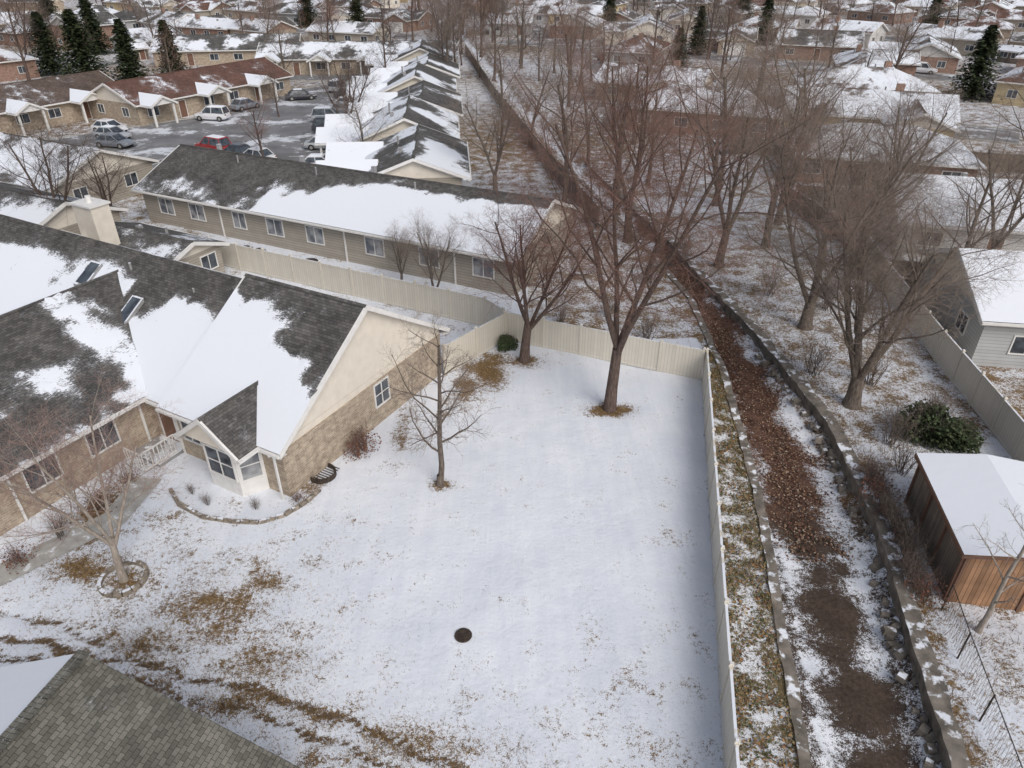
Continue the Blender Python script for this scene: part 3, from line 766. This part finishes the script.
car(-45,82.8,R(-15),G);car(-31,111,R(20),K);car(-23.5,96,R(0),S,True);car(-22.5,101,R(0),G);car(-22,90,R(3),K,True);car(-21,82,R(3),S);car(-19.5,73.5,R(0),W)
car(-22.8,105,R(0),W);car(-24,112,R(2),K);car(-27,118,R(80),S,True);car(-37,104,R(60),G);car(-29.5,78,R(150),K)
car(24.6,131,R(20),K);car(27,127,R(110),W,True);car(31,122,R(110),S);car(18,150,R(110),(.3,.05,.04));car(-55,128,R(20),K,True);car(-62,125,R(20),S)
car(-42,131,R(5),W);car(56,128,R(60),K,True);car(64,124,R(60),(.1,.15,.3))
for i in range(34):
    qq=random.choice(roads);p=random.uniform(-170,230);x=p*ca-qq*sa;y=p*sa+qq*ca
    x,y=warp(x,y);x+=1.4;y+=2.4
    if y<120 or y>300 or abs(x)>.75*y or abs(x-np.interp(y,YL,XL))<14 or (-72<x<5 and y<160):continue
    car(x,y,A+.22*math.cos(x/37),random.choice([W,S,K,G]),random.random()<.5)

# ------------------------------------------------------------ trees
def grow(mb,p,d,L,r,lev,P,rd):
    n=P['seg'][lev];pts=[p.copy()];rad=[r];dd=d.copy();endr=P['end'][lev]
    for i in range(n):
        dd=(dd+Vector((rd.gauss(0,1),rd.gauss(0,1),rd.gauss(0,1)))*P['wob'][lev]+Vector((0,0,P['up'][lev]))).normalized()
        p=p+dd*(L/n);pts.append(p.copy());rad.append(r*(1-(1-endr)*(i+1)/n))
    mb.tube(pts,rad,P['side'][lev],0 if lev<=1 else 1)
    if lev>=P['max']:return
    k=P['kids'][lev];az=rd.uniform(0,6.28)
    for j in range(k):
        t=P['st'][lev]+(1-P['st'][lev])*((j+rd.uniform(.1,.9))/k)
        q=t*n;i=min(int(q),n-1);fr=q-i
        pos=pts[i].lerp(pts[i+1],fr);rr=rad[i]*(1-fr)+rad[i+1]*fr
        ax=(pts[i+1]-pts[i]).normalized()
        az+=2.4+rd.uniform(-.5,.5)
        u=ax.cross(Vector((.2,.1,1)) if abs(ax.z)<.95 else Vector((1,0,0))).normalized();w=ax.cross(u)
        an=R(rd.uniform(*P['ang'][lev]))
        cd=(ax*math.cos(an)+(u*math.cos(az)+w*math.sin(az))*math.sin(an)).normalized()
        grow(mb,pos,cd,L*P['rat'][lev]*rd.uniform(.6,1.3)*(1.15-.55*t),min(rr*.8,max(rr*P['rr'][lev],P['rmin'])),lev+1,P,rd)
def P_(**k):
    d=dict(seg=[6,5,4,2,1],end=[.35,.25,.35,.5,.6],wob=[.05,.13,.18,.22,.25],up=[.05,.06,.03,.02,0],side=[8,5,3,3,3],kids=[11,9,8,7],
           st=[.25,.2,.15,.1],ang=[(30,60),(30,62),(30,70),(30,80)],rat=[.62,.52,.55,.62],rr=[.48,.46,.5,.6],rmin=.0062,max=4)
    d.update(k);return d
def finish(mb,mats):
    me=bpy.data.meshes.new('tree');me.from_pydata(mb.v,[],mb.f);me.polygons.foreach_set('material_index',mb.m)
    me.polygons.foreach_set('use_smooth',[True]*len(mb.f))
    for m in mats:me.materials.append(M[m])
    return me
def tree_mesh(seed,L,r,P,mats):
    mb=MB();rd=random.Random(seed)
    grow(mb,Vector((0,0,-.1)),Vector((rd.uniform(-.05,.05),rd.uniform(-.05,.05),1)).normalized(),L,r,0,P,rd)
    mb.tube([Vector((0,0,-.15)),Vector((0,0,.15)),Vector((0,0,.5))],[r*1.6,r*1.2,r*.95],8,0)
    return finish(mb,mats)
def multi(seed,mats,k=5,L=8.5,th=1.3,r0=.36,rs=.17,spread=(.25,.65),kids=[9,8,7,5]):
    mb=MB();rd=random.Random(seed)
    P=P_(kids=kids,ang=[(25,52),(30,62),(30,70),(30,80)],st=[.2,.2,.15,.1])
    lx=rd.uniform(-.12,.12)*th
    mb.tube([Vector((0,0,-.2)),Vector((0,0,.25)),Vector((lx*.2,0,th*.3+.3)),Vector((lx,0,th+.4))],[r0*1.5,r0*1.15,r0,r0*.8],10,0)
    for i in range(k):
        a=i*6.28/k+rd.uniform(-.3,.3);t=rd.uniform(*spread)
        grow(mb,Vector((lx,0,th+rd.uniform(-.1,.25)*th*.6)),Vector((math.cos(a)*t,math.sin(a)*t,1)).normalized(),L*rd.uniform(.8,1.1),rs,0,P,rd)
    return finish(mb,mats)
T1=[multi(1,['bark','twig'],3,8.5,2.2,.28,.16,(.15,.55),[9,8,7,6]),tree_mesh(2,10.5,.27,P_(kids=[13,9,8,6]),['bark','twig'])]
T1r=multi(3,['bark_d','twig_r'],3,8.5,2.4,.27,.15,(.12,.5),[9,8,7,6])
tall=multi(4,['bark_d','twig_r'],4,10.2,3.2,.28,.16,(.15,.52),[9,9,8,6])
small=tree_mesh(5,6.9,.13,P_(kids=[17,9,7,3],rat=[.42,.45,.5,.5],ang=[(40,65),(30,55),(30,60),(30,60)],rmin=.007,up=[.04,.09,.05,.02,0],seg=[6,5,4,3,1]),['bark','twig'])
smallp=multi(6,['bark_l','twig_p'],4,5.0,1.5,.12,.07,(.3,.8),[9,8,6,4])
birch=tree_mesh(7,6.0,.09,P_(kids=[12,6,4,2],rat=[.4,.45,.5,.5],ang=[(35,55),(30,55),(30,60),(30,60)],rmin=.007),['bark_l','twig'])
MU=[multi(21,['bark','twig'],kids=[10,9,8,6]),multi(22,['bark','twig'],4,9.5,kids=[10,9,8,6])]
MUr=multi(23,['bark_d','twig_r'],5,6.6,1.9,.26,.12,(.3,.8),[9,8,8,6])
far_t=[tree_mesh(s,8.0,.20,P_(kids=[11,8,6,4],rmin=.013,side=[5,3,3,3,3],seg=[5,4,3,1,1],rr=[.42,.4,.5,.6]),m) for s,m in((31,['bark','twig']),(32,['bark','twig_p']),(33,['bark_d','twig_r']),(34,['bark_d','twig_d']),(35,['bark_d','twig']))]
dark_t=multi(41,['bark_d','twig_d'],3,6.8,1.8,.24,.13,(.15,.6),[9,8,6,5])
def put(name,me,x,y,s=1,rz=None,parent=None,sz=None,z=0):
    o=bpy.data.objects.new(name,me);COL.objects.link(o);o.location=(x,y,z)
    o.rotation_euler=(0,0,random.uniform(0,6.28) if rz is None else rz);o.scale=(s,s,sz or s)
    if parent:o.parent=parent
    return o
put('bare_tree',small,-3.1,23.8,1.05,1.0)
put('bare_tree',MUr,.7,34.5,1.0,.4)
put('bare_tree',tall,4.9,29.6,1.0,2.0)
put('bare_tree',smallp,-14.3,18.4,1.08,.5)
put('bare_tree',MU[0],17.2,30,1.02,.2)
put('bare_tree',MU[1],17.8,38.5,.98,1.2)
put('bare_tree',T1[0],14.9,48,1.1,2.2);put('bare_tree',T1r,9.0,53,1.15,.7)
put('bare_tree',T1[1],19.5,52,1.1,3.0);put('bare_tree',MU[0],24,47,.95,4.0)
put('bare_tree',birch,15.9,16.1,1.0,.3);put('bare_tree',birch,16.9,13.3,.9,2.1);put('bare_tree',birch,18.0,14.6,.8,4.1)
put('bare_tree',dark_t,-33.5,50.8,.95);put('bare_tree',dark_t,-30.8,53.0,.75);put('bare_tree',dark_t,-18.5,84,.85);put('bare_tree',dark_t,-19.5,91,.9)
for x,y,s,k in[(-25.5,74,.75,2),(-14.6,72.8,.8,0),(-7.5,44.6,.35,0),(-4.9,40.8,.5,0),(-1.5,64,.85,0),
               (4.5,61,1.0,1),(9,60,1.05,4),(13,68,1.1,0),(2,82,1.1,4),(8,76,1.1,4),(-1,98,1.1,0),(18,62,1.05,1),(22,57,1.0,0),(26,66,1.05,4),(14,84,1.1,3),(30,55,.95,0),(28,86,1.0,1),(21,74,1.1,0),
               (8,106,1.2,2),(-3,128,1.3,3),(46,64,1.0,0),(49,52,1.0,4),(33,46,.9,0),(32,100,1.1,0),(29,43,.75,1),
               (-20,121,1.1,3),(-36,121,1.1,0),(-24,148,1.3,3),(-56,77,.9,3),(-52,116,1.0,1),(-31,99,.6,3)]:
    put('bare_tree',far_t[k] if y>66 or x<-20 else ([T1[0],T1[1],T1r,T1[0],T1[1]][k]),x,y,s*.98)
dist=empty('distant_trees')
FW=[far_t[0],far_t[0],far_t[1],far_t[2],far_t[3],far_t[4],far_t[4]]
for i in range(42):
    y=random.uniform(105,260);x=float(np.interp(y,YL,XL))+random.choice([random.uniform(-9,-1),random.uniform(6,13)])
    put('distant_tree',random.choice(FW),x,y,random.uniform(.8,1.4),parent=dist)
c=0
while c<430:
    y=random.uniform(105,420);x=random.uniform(-.78*y-10,.78*y+10)
    if -68<x<np.interp(y,YL,XL)-1 and y<155:continue
    s=random.uniform(.6,1.4);put('distant_tree',random.choice(FW),x,y,s,parent=dist);c+=1
def conifer(seed,h,rw):
    mb=MB();rd=random.Random(seed)
    mb.tube([Vector((0,0,0)),Vector((0,0,h*.5)),Vector((0,0,h*.98))],[.22,.14,.03],7,0)
    z=.06*h
    while z<h*.98:
        t=z/h;rr=rw*(1-t)**.75*rd.uniform(.75,1.2)+.15;k=int(9+6*(1-t));a0=rd.uniform(0,6)
        for i in range(k):
            a=a0+i*6.283/k+rd.uniform(-.25,.25);l=rr*rd.uniform(.65,1.15)
            for s in range(10):
                f=(s+rd.random())/10
                c=Vector((math.cos(a)*l*f,math.sin(a)*l*f,z-.18*l*f*f+rd.uniform(-.18,.18)))
                for _ in range(2):
                    w=.48*(1-.3*f)*rd.uniform(.7,1.3);b=a+rd.uniform(-1.2,1.2)
                    u=Vector((math.cos(b),math.sin(b),rd.uniform(-.5,.35)))*w;v=Vector((-math.sin(b),math.cos(b),rd.uniform(-.5,.5)))*w*.5
                    mb.face([c-v,c+u,c+v],1)
        z+=h*.032*rd.uniform(.8,1.2)
    me=bpy.data.meshes.new('conifer');me.from_pydata(mb.v,[],mb.f);me.polygons.foreach_set('material_index',mb.m)
    me.materials.append(M['bark']);me.materials.append(M['needle']);return me
n=NT('needles',.9,.1);n.col(n.ramp(n.noise(1.2,3),[(.3,(.022,.036,.02)),(.7,(.075,.09,.045))]));M['needle']=n.mat
CO=[conifer(1,10,3.4),conifer(2,10,4.2)]
for x,y,s in[(-88,124,1.1),(-80,134,1.0),(-66,119,1.15),(-60,121,1.0),(-55,125,.95),(68,112,1.0),(38,160,.9),(56,175,1.0),(-85,160,1.1),(-35,180,1.0),(95,180,1.0),(-110,190,1.1),(25,205,1.0),(65,225,1.1),(-55,215,1.0),(30,140,.7)]:
    put('conifer_tree',random.choice(CO),x,y,s)
def shrub(seed,h,k,mats,nl=0,lw=.04):
    mb=MB();rd=random.Random(seed);P=P_(max=2,kids=[7,5],seg=[4,3,2],st=[.2,.2],ang=[(20,50),(25,60)],rat=[.5,.5],side=[4,3,3],rmin=.006,end=[.4,.4,.5])
    for i in range(k):
        a=rd.uniform(0,6.28);t=rd.uniform(.1,.7)
        grow(mb,Vector((rd.uniform(-.2,.2),rd.uniform(-.2,.2),0)),Vector((math.cos(a)*t,math.sin(a)*t,1)).normalized(),h*rd.uniform(.6,1.1),.015,0,P,rd)
    for i in range(nl):
        a=rd.uniform(0,6.28);rr=h*.6*rd.random()**.5*(1+.25*math.sin(3*a+seed));z=rd.uniform(.05,1)*h*.9
        c=Vector((math.cos(a)*rr,math.sin(a)*rr,z*(1-.4*(rr/h))));w=lw*rd.uniform(.7,1.4)
        u=Vector((rd.gauss(0,1),rd.gauss(0,1),rd.gauss(0,1))).normalized()*w;v=u.cross(Vector((rd.random(),rd.random(),1))).normalized()*w
        mb.face([c-u,c+v,c+u,c-v],2)
    me=bpy.data.meshes.new('shrub');me.from_pydata(mb.v,[],mb.f);me.polygons.foreach_set('material_index',mb.m)
    for m in mats:me.materials.append(M[m])
    return me
M['leaf_r']=vary('leaf_rust',(.16,.08,.055),.4,4,.9);M['leaf_g']=vary('leaf_green',(.055,.075,.035),.5,4,.9)
SH=[shrub(1,1.3,14,['bark_d','twig_r','leaf_r'],nl=260),shrub(2,1.5,18,['bark','twig_d','leaf_g'],nl=2400,lw=.055),shrub(3,1.5,16,['bark','twig','leaf_r'],nl=0)]
for x,y,s,k in[(-7.05,25.8,.8,0),(-6.85,26.3,.95,0),(-17.0,22.2,.7,0),(-17.8,20.6,.8,2),(-16.6,24.0,.5,0),(-18.6,19.2,.7,0),(-13.6,23.2,.35,2),(-12.7,22.5,.4,2),(-10.6,22.2,.4,2),(-9.0,22.7,.4,0),
               (19.4,27.2,1.35,1),(20.6,26.6,1.0,1),(17.6,26.6,1.4,2),(20.6,28.6,1.2,2),(-.3,35.9,.6,1),(16.3,33,1.3,2),(19,32,1.3,2),(17,43,1.4,2),(20,41,1.5,2),(3,39,1.0,2),(8,37,1.1,2),(6,40,1.1,2),(9.5,45,1.4,2),(12.8,50,1.3,2),(18,23.5,1.0,2),(17.2,24.6,1.1,2)]:
    put('evergreen_shrub' if k==1 else 'shrub',SH[k],x,y,s)
for i in range(16):
    t=i/15;put('bramble',SH[2 if i%3 else 0],15.0+1.05*t+random.uniform(-.25,.1)-.35,17.6+6.6*t,random.uniform(.6,1.0))
def scatter(name,N,pos,size,cols,up=0,wd=.06):
    mb=MB();rd=random.Random(len(name))
    for i in range(N):
        x,y=pos(rd)
        if x is None:continue
        z=zg(x,y)
        s=size*rd.uniform(.5,1.6);cc=rd.choice(cols);k=rd.uniform(.7,1.3);cc=(cc[0]*k,cc[1]*k,cc[2]*k,1)
        a=rd.uniform(0,6.28)
        if up:
            t=Vector((math.cos(a),math.sin(a),0))*s*wd;l=Vector((rd.gauss(0,.5),rd.gauss(0,.5),1))*s
            c=Vector((x,y,z));mb.face([c-t,c+t,c+l]);mb.c+=[cc]*3
        else:
            u=Vector((math.cos(a),math.sin(a),rd.uniform(-.5,.5)))*s;v=Vector((-math.sin(a),math.cos(a),rd.uniform(-.5,.5)))*s*.6
            c=Vector((x,y,z+rd.uniform(.02,.08)));mb.face([c-u,c+v,c+u,c-v]);mb.c+=[cc]*4
    return mb.obj(name,[M['scatter']],uv=False)
def p_strip(rd):
    y=rd.uniform(9,36);f=6.1+(y-11.4)*.195+.15;l=float(np.interp(y,YL,XL))-.1
    x=f+(l-f)*rd.random()**1.3
    if mnoise.noise(Vector((x*1.6,y*1.6,0)))+.35*mnoise.noise(Vector((x*5,y*5,0)))<rd.uniform(-.25,.25):return None,None
    return x,y
scatter('weeds',17000,p_strip,.045,[(.08,.09,.045),(.13,.13,.07),(.24,.19,.10),(.34,.19,.09),(.13,.08,.055)])
scatter('dry_grass',8000,p_strip,.20,[(.36,.28,.17),(.26,.19,.11),(.16,.15,.08)],1)
def p_lit(rd):
    y=rd.uniform(20,56);wv=.30*math.sin(y*.9)+.18*math.sin(y*2.3+1)
    x=float(np.interp(y,[21,28,34,45,52,60],[12.1,12.7,12.9,12.4,12.1,11.2]))-wv+rd.gauss(0,1.0)
    l=np.interp(y,YL,XL);r=np.interp(y,YR,XR)
    if not l+.2<x<r-.2:return None,None
    return x,y
scatter('leaf_litter',17000,p_lit,.045,[(.165,.085,.058),(.105,.054,.038),(.24,.15,.095),(.06,.036,.027),(.33,.26,.2)])
blobs=[(-10.4,17,1.9,1.5),(-16,18.9,1.6,.9),(-12.3,15.4,1.2,.7),(-8.4,14.8,1.7,.8),(-8.7,13.3,1.6,.6),(-2.8,12,2.5,.5),(-1.2,33.2,1,2.2),(4.9,29.5,1,.5),(-9,16,4.5,3.5),(-13,17,4,3),(-5,12.5,6,2)]
def p_lawn(rd):
    b=rd.choice(blobs);return b[0]+rd.gauss(0,b[2]*.65),b[1]+rd.gauss(0,b[3]*.65)
scatter('lawn_grass',18000,p_lawn,.07,[(.34,.24,.12),(.22,.15,.075),(.15,.10,.055),(.40,.30,.16)],1,.11)
def p_bank(rd):
    y=rd.uniform(9,60);r=float(np.interp(y,YR,XR))+.25;x=r+abs(rd.gauss(0,2.4))
    if mnoise.noise(Vector((x*.6,y*.6,5)))<rd.uniform(-.3,.3):return None,None
    return x,y
scatter('bank_grass',14000,p_bank,.20,[(.34,.26,.16),(.24,.17,.10),(.16,.11,.075)],1,.05)

# ------------------------------------------------------------ light, sky, camera
el,az=R(44),R(150)
w=bpy.data.worlds.new('World');scene.world=w;w.use_nodes=True
nt=w.node_tree;bg=nt.nodes['Background'];sk=nt.nodes.new('ShaderNodeTexSky');sk.sky_type='NISHITA'
sk.sun_disc=False;sk.sun_elevation=el;sk.sun_rotation=az;sk.dust_density=4;sk.air_density=1;sk.ozone_density=1
hs=nt.nodes.new('ShaderNodeHueSaturation');hs.inputs['Saturation'].default_value=.60
nt.links.new(sk.outputs[0],hs.inputs['Color']);nt.links.new(hs.outputs[0],bg.inputs[0]);bg.inputs[1].default_value=.128
sl=bpy.data.lights.new('sun','SUN');sl.energy=1.25;sl.angle=R(32);sl.color=(1,.975,.94)
so=bpy.data.objects.new('sun',sl);COL.objects.link(so)
dv=Vector((math.sin(az)*math.cos(el),math.cos(az)*math.cos(el),math.sin(el)))
so.rotation_euler=(-dv).to_track_quat('-Z','Y').to_euler()
cam=bpy.data.cameras.new('camera');co=bpy.data.objects.new('camera',cam);COL.objects.link(co)
co.location=(0,0,20);co.rotation_euler=(R(58),0,0);cam.lens=25;cam.sensor_width=36;cam.clip_end=6000
scene.camera=co
print('houses',cnt)
